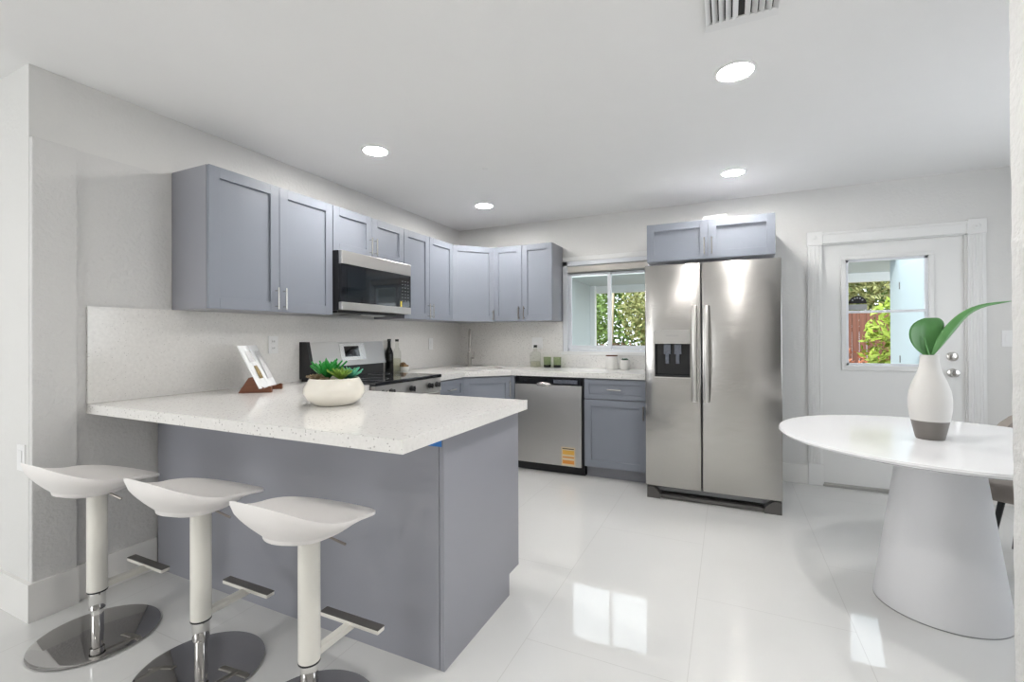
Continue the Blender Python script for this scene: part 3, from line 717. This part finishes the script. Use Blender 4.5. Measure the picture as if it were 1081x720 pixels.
# ------------------------------------------------------------------ dining table, vase, chair
t = thing('dining_table', 'round white pedestal dining table with a wide cone base', 'table', (3.645, -1.755, 0))
TC = (3.645, -1.75, 0)
MB().lathe([(0, .690), (.30, .690), (.48, .700), (.600, .722), (.632, .732), (.640, .742), (.636, .750), (0, .750)], TC, 120).build('tabletop', 'table_top', t, smooth=True, sharp=25)
MB().lathe([(0, .004), (.238, .004), (.238, .008), (.146, .690), (0, .690)], (3.628, -1.80, 0), 96).build('pedestal', 'table_base', t, smooth=True, sharp=40)
MB().lathe([(0, 0), (.239, 0), (.239, .004), (0, .004)], (3.628, -1.80, 0), 96).build('base_ring', 'steel_dark', t)

vx, vy = 3.606, -1.778
t = thing('vase', 'ivory bottle-shaped vase with a taupe bottom on the dining table', 'vase', (vx, vy, .75))
def vprof(lo, hi):
    P = [(.050, .0), (.053, .006), (.062, .05), (.069, .085), (.073, .105), (.078, .145), (.078, .180), (.073, .222), (.061, .262), (.046, .300), (.038, .330), (.035, .360), (.0355, .385)]
    return [p for p in P if lo <= p[1] <= hi]
MB().lathe([(0, 0)]+vprof(0, .0851), (vx, vy, .75), 48, cap=False).build('glazed_bottom', 'vase_grey', t, smooth=True, label='taupe glazed bottom of the vase')
MB().lathe(vprof(.085, 1)+[(.029, .385), (.029, .33), (0, .32)], (vx, vy, .75), 48, cap=False).build('vase_body', 'vase_white', t, smooth=True)
R3 = Vector((.904, .427, 0)); TOC = Vector((.427, -.904, 0))    # image-right and toward-viewer directions at build time
lf = thing('leaf_stem', 'broad rounded green leaf standing in the ivory vase', 'leaf', (vx, vy, 1.10), 'leaves in the vase')
def leafmesh(outline, base, tip, normal_bow, name, m, parent):
    mb = MB(); N_ = len(outline)
    rows = []
    for (q, wl, wr, bow) in outline:
        c = base.lerp(tip, q)+normal_bow*bow; row = []
        side = R3
        for s_ in (-1, -.66, -.33, 0, .33, .66, 1):
            wv = wl if s_ < 0 else wr
            row.append(mb.b.verts.new(c+side*s_*wv+TOC*(.020*(1-abs(s_))*(-1))*min(1, (wl+wr)*10)+Vector((0, 0, .0))))
        rows.append(row)
    for A, B in zip(rows, rows[1:]):
        for k in range(6): mb.b.faces.new((A[k], A[k+1], B[k+1], B[k]))
    o = mb.build(name, m, parent, smooth=True, sharp=180, sub=1)
    md = o.modifiers.new('thick', 'SOLIDIFY'); md.thickness = .0016; return o
base = Vector((vx, vy, 1.133))
leafmesh([(0, .008, .008, 0), (.08, .030, .022, 0), (.2, .058, .045, .005), (.4, .080, .064, .01), (.6, .088, .074, .012), (.8, .082, .076, .008), (.93, .060, .064, .0), (1.0, .026, .036, -.006)], base+Vector((0, 0, -.01)), base+Vector((0, 0, .172))+R3*(.004), -TOC, 'leaf_blade', 'leaf', lf)
MB().tube([(vx-.005, vy, .80), (vx-.004, vy, 1.0), base+Vector((0, 0, .0)), base+Vector((0, 0, .09))-R3*.008-TOC*.02], [.005, .005, .004, .002], 8).build('stem', 'leaf', lf, smooth=True)
l2 = thing('leaf_stem', 'long narrow green leaf arching right out of the ivory vase', 'leaf', (vx+.01, vy, 1.10), 'leaves in the vase')
curve = [(.010, -.008, .002), (.03, .03, .016), (.07, .09, .026), (.12, .145, .024), (.17, .190, .015), (.235, .218, .009), (.30, .228, .006), (.38, .236, .002)]
curve = [(a, b+.012*(i/7), c) for i, (a, b, c) in enumerate(curve)]
mb = MB(); rows = []
for i, (r_, z_, w_) in enumerate(curve):
    p = base+R3*r_+Vector((0, 0, z_))
    a = curve[min(i+1, len(curve)-1)]; b0 = curve[max(i-1, 0)]
    tg = (R3*(a[0]-b0[0])+Vector((0, 0, a[1]-b0[1]))).normalized(); nrm = tg.cross(TOC).normalized()
    rows.append([mb.b.verts.new(p+nrm*s_*w_+TOC*(.05*(1-abs(s_)) if True else 0)*min(1, w_*40)*.5) for s_ in (-1, -.5, 0, .5, 1)])
for A, B in zip(rows, rows[1:]):
    for k in range(4): mb.b.faces.new((A[k], A[k+1], B[k+1], B[k]))
o = mb.build('leaf_blade', 'leaf', l2, smooth=True, sharp=180, sub=1); md = o.modifiers.new('thick', 'SOLIDIFY'); md.thickness = .003
MB().tube([(vx+.008, vy, .80), (vx+.008, vy, 1.0), base+R3*.012, base+R3*.06+Vector((0, 0, .075))], [.005, .005, .004, .002], 8).build('stem', 'leaf_dark', l2, smooth=True)

def dining_chair(cx, cy, ang, label):
    t = thing('dining_chair', label, 'chair', (cx, cy, 0))
    R = Matrix.Translation((cx, cy, 0)) @ Matrix.Rotation(ang, 4, 'Z')
    mb = MB(); mb.T = R; mb.box(-.24, .24, -.24, .24, .365, .46, .03, 4); mb.build('seat', 'taupe', t, smooth=True, sharp=60)
    mb = MB(); mb.T = R      # curved shell back on the +x side
    K = 16; A0 = []
    for lay, (r_, z_lo, z_hi) in enumerate(((.245, .40, .82), (.285, .40, .835))):
        col_ = []
        for k in range(K+1):
            a = math.radians(-85+170*k/K); hz_ = z_hi-(.20*(abs(a)/1.48)**2.2)
            col_.append([mb.b.verts.new(mb.T @ Vector((r_*math.cos(a)*1.02, r_*math.sin(a), z_lo+(hz_-z_lo)*q))) for q in (0, .25, .5, .75, 1)])
        A0.append(col_)
    for lay in (0, 1):
        for k in range(K):
            for q in range(4): mb.b.faces.new((A0[lay][k][q], A0[lay][k+1][q], A0[lay][k+1][q+1], A0[lay][k][q+1]))
    for k in range(K):
        for q in (0, 4): mb.b.faces.new((A0[0][k][q], A0[0][k+1][q], A0[1][k+1][q], A0[1][k][q]))
    for k in (0, K):
        for q in range(4): mb.b.faces.new((A0[0][k][q], A0[0][k][q+1], A0[1][k][q+1], A0[1][k][q]))
    mb.build('backrest', 'taupe', t, smooth=True, sharp=60)
    for sx in (-1, 1):
        for sy in (-1, 1):
            mb = MB(); mb.T = R; mb.tube([(sx*.17, sy*.17, .40), (sx*.225, sy*.225, 0)], [.015, .009], 10); mb.build('leg', 'chair_leg', t, smooth=True)
dining_chair(4.295, -1.215, math.radians(55), 'taupe upholstered chair with black legs on the far side of the dining table')

# ------------------------------------------------------------------ succulent bowl
px, py = 1.105, -2.925
t = thing('succulent_bowl', 'cream ceramic bowl of green succulents on the peninsula counter', 'planter', (px, py, .914))
MB().lathe([(0, 0), (.080, 0), (.094, .006), (.122, .028), (.136, .056), (.134, .080), (.118, .108), (.112, .120), (.108, .124), (.104, .120), (.108, .100), (0, .100)], (px, py, .9142), 56, cap=False).build('bowl', 'ceramic', t, smooth=True, sharp=70)
MB().lathe([(0, .106), (.105, .104)], (px, py, .914), 40, cap=False).build('soil', 'soil', t)
random.seed(11)
def rosette_leaves(c, n, length, width, up, m, name, seedj=.15, tiers=3):
    mb = MB()
    for tr in range(tiers):
        k = n-tr*2
        for i in range(max(3, k)):
            a = 2*PI*i/max(3, k)+tr*.5+random.uniform(-seedj, seedj); el = up+tr*.33+random.uniform(-.08, .08); L_ = length*(1-.18*tr)*random.uniform(.85, 1.12)
            d_ = Vector((math.cos(a)*math.cos(el), math.sin(a)*math.cos(el), math.sin(el))); sd_ = Vector((-math.sin(a), math.cos(a), 0)); nn_ = d_.cross(sd_)*-1
            pr_ = None
            for q, w_ in ((0, .5), (.3, .95), (.6, 1.0), (.85, .6), (1, .02)):
                p = c+d_*L_*q+Vector((0, 0, 1))*(-.10*L_*q*q if up < .6 else .0)
                row = [mb.b.verts.new(p-sd_*width*w_*.5), mb.b.verts.new(p+nn_*-.12*width), mb.b.verts.new(p+sd_*width*w_*.5), mb.b.verts.new(p+nn_*.22*width)]
                if pr_:
                    for z in range(4): mb.b.faces.new((pr_[z], pr_[(z+1) % 4], row[(z+1) % 4], row[z]))
                pr_ = row
    return mb.build(name, m, t, smooth=True, sharp=50)
def at(dr_, dt, z): return Vector((px, py, .914+z))+Vector((.714, .700, 0))*dr_+Vector((.700, -.714, 0))*dt
rosette_leaves(at(-.030, -.01, .120), 12, .115, .024, .75, 'succ1', 'spiky_succulent')
rosette_leaves(at(-.045, -.05, .120), 9, .095, .022, .75, 'succ1', 'spiky_succulent')
rosette_leaves(at(.028, .045, .118), 13, .078, .017, .62, 'succ2', 'olive_succulent')
rosette_leaves(at(.070, -.005, .118), 12, .072, .018, .62, 'succ3', 'teal_succulent')
rosette_leaves(at(.050, -.06, .115), 10, .050, .018, .45, 'succ3', 'teal_succulent')
rosette_leaves(at(-.080, .020, .116), 9, .050, .028, .55, 'succ4', 'brown_succulent')
rosette_leaves(at(-.045, .058, .110), 9, .040, .022, .35, 'succ4', 'brown_succulent')
rosette_leaves(at(.000, .075, .106), 8, .034, .018, .35, 'succ2', 'small_succulent')

# ------------------------------------------------------------------ recipe booklet on easel
A = Vector((.385, -2.785, .935)); AB = Vector((-.155, .226, 0)); dl_ = AB.length; ud = AB.normalized(); nd = Vector((-ud.y, ud.x, 0))
nd = Vector((.825, .566, 0)); leanv = Vector((-.096, -.066, .243)); lv = leanv.normalized()
t = thing('wooden_easel', 'small red-brown wooden easel holding a booklet on the peninsula', 'book stand', (A.x, A.y, .914))
def tri(off):
    o_ = A+ud*off; pts2 = [(.060, 0), (-.115, 0), (-.060, .085), (-.035, .09), (.020, .020), (.050, .035), (.060, .03)]
    mb = MB(); a_ = [mb.b.verts.new(Vector((o_.x, o_.y, .9145))+nd*p[0]+Vector((0, 0, p[1]))-ud*.010) for p in pts2]; b_ = [mb.b.verts.new(v.co+ud*.020) for v in a_]
    mb.b.faces.new(a_); mb.b.faces.new(b_[::-1]); n_ = len(a_)
    for i in range(n_): mb.b.faces.new((a_[i], a_[(i+1) % n_], b_[(i+1) % n_], b_[i]))
    mb.build('easel_foot', 'wood', t)
tri(.035); tri(.215)
mb = MB(); q0 = A+ud*.035-nd*.07; q1 = A+ud*.215-nd*.07
mb.tube([(q0.x, q0.y, .945), (q1.x, q1.y, .945)], .008, 8); mb.build('crossbar', 'wood', t)
bk = thing('recipe_booklet', 'open white recipe booklet leaning on the wooden easel', 'booklet', (A.x, A.y, .94))
mb = MB()
def bp(u, v, d_): return A+Vector((0, 0, .004))+ud*u+lv*v+nd*d_+lv.cross(ud).normalized()*0
H_ = .268
def sheet(u0, u1, bow, th, name, m, parent):
    mb = MB(); K = 8; fr_, bkr = [], []
    for k in range(K+1):
        q = k/K; u = u0+(u1-u0)*q; bb = bow*math.sin(PI*q)
        fr_.append([mb.b.verts.new(bp(u, v, .003+bb+th)) for v in (0, H_/2, H_)]); bkr.append([mb.b.verts.new(bp(u, v, .003+bb)) for v in (0, H_/2, H_)])
    for k in range(K):
        for v in (0, 1):
            mb.b.faces.new((fr_[k][v], fr_[k+1][v], fr_[k+1][v+1], fr_[k][v+1])); mb.b.faces.new((bkr[k][v], bkr[k][v+1], bkr[k+1][v+1], bkr[k+1][v]))
        for v in (0, 2): mb.b.faces.new((fr_[k][v], fr_[k+1][v], bkr[k+1][v], bkr[k][v]))
    for k in (0, K):
        for v in (0, 1): mb.b.faces.new((fr_[k][v], fr_[k][v+1], bkr[k][v+1], bkr[k][v]))
    return mb.build(name, m, parent, smooth=True, sharp=60)
p1 = sheet(.0, .136, .008, .006, 'page', 'paper', bk); p2 = sheet(.138, .274, .008, .006, 'page', 'paper', bk)
mb = MB(); mb.b.faces.new([mb.b.verts.new(bp(u, v, .0185)) for u, v in ((.045, .06), (.10, .06), (.105, .10), (.095, .14), (.05, .14))]); mb.build('picture', 'ink', p1)
for (u0, u1, v0, v1, pg) in ((.165, .245, .05, .23, p2), (.03, .11, .165, .235, p1)):
    mb = MB(); mb.b.faces.new([mb.b.verts.new(bp(u, v, .0186)) for u, v in ((u0, v0), (u1, v0), (u1, v1), (u0, v1))]); mb.build('text_block', 'inkgrey', pg)

# ------------------------------------------------------------------ bottles, glasses, canisters
def bottle(name, x, y_, h, r, m, label, capm, cat='bottle', grp=None):
    t = thing(name, label, cat, (x, y_, .914), grp)
    MB().lathe([(0, 0), (r*.93, 0), (r, .006), (r, h*.55), (r*.85, h*.64), (r*.42, h*.76), (r*.38, h*.92), (r*.42, h*.93), (r*.42, h*.96), (0, h*.96)], (x, y_, .9145), 28).build('glass_body', m, t, smooth=True, sharp=60)
    MB().lathe([(0, h*.93), (r*.46, h*.93), (r*.46, h), (0, h)], (x, y_, .9155), 16).build('cap', capm, t, smooth=True)
    return t
bottle('wine_bottle', .062, -1.285, .295, .036, 'wine', 'dark glass bottle beside the stove control panel', 'black')
b2 = bottle('oil_bottle', .075, -1.195, .292, .036, 'clear', 'clear glass bottle with black cap right of the dark bottle', 'black')
MB().lathe([(0, .004), (.033, .004), (.033, .12), (0, .12)], (.075, -1.195, .9145), 24).build('oil', 'liquid', b2, smooth=True)
t = thing('wooden_pestle', 'small brown wooden pestle head beside the clear bottle', 'utensil', (.10, -1.09, .914))
mb = MB(); mb.T = Matrix.Translation((.085, -1.10, .965)) @ Matrix.Rotation(math.radians(80), 4, 'X')
mb.lathe([(0, -.05), (.012, -.048), (.014, -.01), (.024, .0), (.030, .02), (.024, .04), (0, .045)], seg=20); mb.build('pestle_head', 'wood2', t, smooth=True)
MB().lathe([(0, 0), (.035, 0), (.045, .03), (.048, .042), (.040, .042), (0, .02)], (.085, -1.10, .9145), 24, cap=False).build('mortar', 'canister', t, smooth=True)
bx_, by_ = .98, -.115
t = thing('carafe', 'square clear glass bottle with a dark stopper below the double outlet', 'bottle', (bx_, by_, .914))
MB().lathe([(0, 0), (.052, 0), (.056, .006), (.056, .125), (.048, .145), (.020, .165), (.017, .20), (.021, .205), (0, .205)], (bx_, by_, .9145), 28).build('glass_body', 'clear', t, smooth=True, sharp=60)
MB().lathe([(0, .004), (.050, .004), (.050, .06), (0, .06)], (bx_, by_, .9145), 28).build('water', 'liquid', t, smooth=True)
MB().lathe([(0, .20), (.018, .20), (.018, .225), (0, .225)], (bx_, by_, .9145), 16).build('stopper', 'black', t, smooth=True)
for x, l in ((1.112, 'green tinted tumbler beside the square glass bottle, the left one'), (1.218, 'green tinted tumbler nearest the window, the right one')):
    t = thing('tumbler', l, 'glass', (x, -.12, .914), 'green tumblers')
    MB().lathe([(.036, .014), (.040, .105), (.0385, .105), (.034, .016)], (x, -.12, .9145), 28, cap=False).build('glass_body', 'tumbler', t, smooth=True)
    MB().lathe([(0, 0), (.0365, 0), (.039, .026), (0, .026)], (x, -.12, .9145), 28).build('dark_base', 'wine', t, smooth=True)
t = thing('canister', 'larger white stoneware canister with a brown lid below the window', 'canister', (1.772, -.15, .914), 'white canisters')
MB().lathe([(0, 0), (.052, 0), (.057, .008), (.057, .118), (.052, .124), (0, .124)], (1.772, -.15, .9145), 32).build('jar', 'canister', t, smooth=True, sharp=50)
MB().lathe([(0, .124), (.054, .124), (.054, .134), (0, .136)], (1.772, -.15, .9145), 32).build('lid', 'wood', t, smooth=True, sharp=50)
t = thing('canister', 'smaller white stoneware pot next to the refrigerator', 'canister', (1.897, -.15, .914), 'white canisters')
MB().lathe([(0, 0), (.040, 0), (.046, .008), (.047, .086), (.043, .090), (.040, .088), (.040, .07), (0, .07)], (1.897, -.15, .9145), 32, cap=False).build('jar', 'canister', t, smooth=True, sharp=50)
mb = MB()
random.seed(3)
for i in range(16):
    a = random.uniform(0, 2*PI); r_ = random.uniform(0, .028); c_ = (1.897+r_*math.cos(a), -.15+r_*math.sin(a), .994+random.uniform(0, .02)); mb.lathe([(0, -.009), (.009, -.004), (.010, .004), (0, .012)], c_, 8)
mb.build('dark_sprigs', 'leaf_dark', t, smooth=True)

# ------------------------------------------------------------------ ceiling fittings
def can(x, y_, label):
    t = thing('ceiling_light', label, 'ceiling light', (x, y_, H), 'recessed ceiling lights')
    MB().lathe([(.074, 0), (.090, 0), (.090, -.003), (.078, -.008), (.074, -.006)], (x, y_, H), 48, cap=False).build('trim_ring', 'white_plastic', t, smooth=True)
    MB().lathe([(0, -.004), (.0745, -.004), (.0745, -.001), (0, -.001)], (x, y_, H), 40).build('diffuser', 'lampw', t)
can(2.804, -2.186, 'lit round recessed light in the ceiling nearest the air vent')
can(.712, -2.196, 'lit round recessed light above the stove wall')
can(2.810, -.733, 'lit round recessed light in the ceiling above the refrigerator')
can(.746, -.780, 'lit round recessed light near the back left ceiling corner')
for k, (x, y_) in enumerate(((2.8, -3.75), (.6, -5.4), (2.6, -7.1))):  # unseen lights added to brighten the room
    can(x, y_, 'round recessed ceiling light added out of the view')
vt = thing('air_vent', 'white rectangular ceiling air vent with slats at the top of the view', 'air vent', (2.82, -2.68, H))
vx0, vx1, vy0, vy1 = 2.692, 2.945, -2.86, -2.541
mb = MB(); f = .050
mb.box(vx0, vx1, vy1-f, vy1, H-.008, H-.0005, .002).box(vx0, vx1, vy0, vy0+f, H-.008, H-.0005, .002).box(vx0, vx0+.012, vy0+f, vy1-f, H-.008, H-.0005).box(vx1-.012, vx1, vy0+f, vy1-f, H-.008, H-.0005)
mb.build('vent_frame', 'white_plastic', vt)
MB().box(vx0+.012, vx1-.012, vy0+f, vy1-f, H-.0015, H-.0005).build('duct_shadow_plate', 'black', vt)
mb = MB()
for i in range(10):
    x = vx0+.022+i*.0232; s = 1 if i > 4 else -1
    mb.poly([(x, H-.002), (x+s*.017, H-.015), (x+s*.017+.0015, H-.015), (x+.0015, H-.002)], 'y', vy0+f, vy1-f)
mb.build('slats', 'white_plastic', vt)
tag(MB().lathe([(0, -.004), (.018, -.004), (.022, 0)], (1.197, -1.602, H-.0002), 20).build('smoke_sensor', 'white_plastic'), 'tiny white round cap on the ceiling between the lights', 'sensor')

# ------------------------------------------------------------------ outside: porch and garden
ground = MB().box(-6, 12, .15, 4.1, -.12, -.02); struct(ground, 'patio_slab', 'patio')
struct(MB().box(-12, 18, 4.1, 22, -.14, -.04), 'garden_ground', 'mulch')
struct(MB().box(-.6, 6.2, 2.45, 3.9, 2.15, 2.22), 'porch_ceiling', 'porch')
struct(MB().box(-.6, 6.2, 3.9, 4.0, 2.02, 2.30), 'porch_fascia', 'trim')
struct(MB().box(.34, .49, .15, 3.78, -.02, 2.15), 'porch_wall_left', 'porch')
tag(MB().box(.42, .575, 3.78, 3.9, -.02, 2.15, .004).build('porch_post', 'trim'), 'white porch post seen through the kitchen window', 'post')
struct(MB().box(4.60, 4.75, .15, 2.72, -.02, 2.15), 'porch_wall_right', 'pale_blue')
t = thing('utility_door', 'pale blue hinged utility door outside, seen through the door glass', 'door', (4.6, 1.9, 0))
d1 = MB().box(4.575, 4.599, 1.50, 2.26, .02, 2.02, .003).build('door_leaf', 'pale_blue', t)
for z in (.95, 1.80): MB().tube([(4.572, 2.262, z-.04), (4.572, 2.262, z+.04)], .008, 8).build('hinge', 'steel_dark', d1)
# wooden fence
t = thing('wooden_fence', 'red-brown board fence behind the shrubs in the garden', 'fence', (5.5, 7.2, 0))
random.seed(8); mb = MB()
for i in range(60):
    x = 2.6+i*.125; mb.box(x, x+.118, 7.2+random.uniform(-.008, .008), 7.225, -.04, 1.70+random.uniform(-.02, .02))
mb.build('fence_boards', 'fence', t)
MB().box(2.6, 10.1, 7.225, 7.27, .3, .39).box(2.6, 10.1, 7.225, 7.27, 1.3, 1.39).build('fence_rails', 'fence', t)
def foliage(name, label, c, r, n, ls, m, seed, trunk=None, cat='shrub', grp=None):
    random.seed(seed); t = thing(name, label, cat, (c[0], c[1], -.04), grp); mb = MB()
    for i in range(n):
        while True:
            v = Vector([random.uniform(-1, 1) for _ in range(3)])
            if .25 < v.length < 1: break
        p = Vector(c)+Vector((v.x*r[0], v.y*r[1], v.z*r[2]))
        a = Vector([random.gauss(0, 1) for _ in range(3)]).normalized(); b_ = a.cross(Vector([random.gauss(0, 1) for _ in range(3)])).normalized()
        s = ls*random.uniform(.6, 1.3); vs = [mb.b.verts.new(q) for q in (p-a*s, p+b_*s*.38, p+a*s, p-b_*s*.38)]; mb.b.faces.new(vs)
    mb.build('foliage', m, t)
    if trunk:
        for (x0, x1, tr) in trunk:
            yt = c[1]-(r[1]*.85 if grp else 0)
            MB().tube([(c[0]+x0, yt, -.04), (c[0]+(x0+x1)/2+.03, yt, c[2]/2), (c[0]+x1, yt, c[2]+r[2]*.25)], [tr, tr*.9, tr*.7], 8).build('trunk', 'trunk', t, smooth=True)
    return t
foliage('garden_shrub', 'yellow-green leafy shrub seen through the door glass', (5.42, 5.7, 1.05), (.50, .4, .85), 700, .085, 'fol_y', 1, [(0, 0, .03)], cat='shrub')
foliage('garden_shrub', 'russet low shrub in front of the fence', (4.95, 6.60, .42), (.75, .40, .55), 700, .06, 'fol_r', 2, [(0, 0, .02)], cat='shrub')
T_ = 'garden trees'
foliage('garden_tree', 'olive green tree above the fence, seen through the door glass', (4.9, 8.9, 2.9), (1.5, 1.0, 1.5), 6000, .075, 'fol_o', 3, [(0, 0, .07)], 'tree', T_)
foliage('garden_tree', 'green tree behind the fence, right of the olive one', (6.9, 11.6, 2.8), (1.8, 1.2, 1.7), 2600, .16, 'fol_g', 4, [(0, .1, .08)], 'tree', T_)
foliage('garden_tree', 'green leafy tree seen in the left pane beside the porch post', (-1.25, 8.0, 1.6), (1.1, .8, 1.4), 5000, .065, 'fol_g', 5, [(-.1, .2, .05), (.4, .1, .045)], 'tree', T_)
foliage('garden_tree', 'olive tree with slanted pale trunks seen in the right pane of the kitchen window', (1.45, 8.3, 2.0), (1.4, .9, 1.3), 6500, .065, 'fol_o', 6, [(.9, .2, .045), (1.2, .5, .045), (-.5, -.4, .05), (.5, -.1, .04)], 'tree', T_)
foliage('garden_tree', 'tall green tree farthest back in the kitchen window view', (.4, 11.6, 2.2), (2.8, 1.2, 1.9), 5000, .13, 'fol_g', 7, [(-1.2, -1, .06), (.4, .6, .07)], 'tree', T_)
foliage('garden_shrub', 'low brown hedge below the trees outside the kitchen window', (.2, 6.3, .45), (2.1, .6, .62), 2600, .07, 'fol_b', 9, [(0, 0, .03)], cat='shrub')
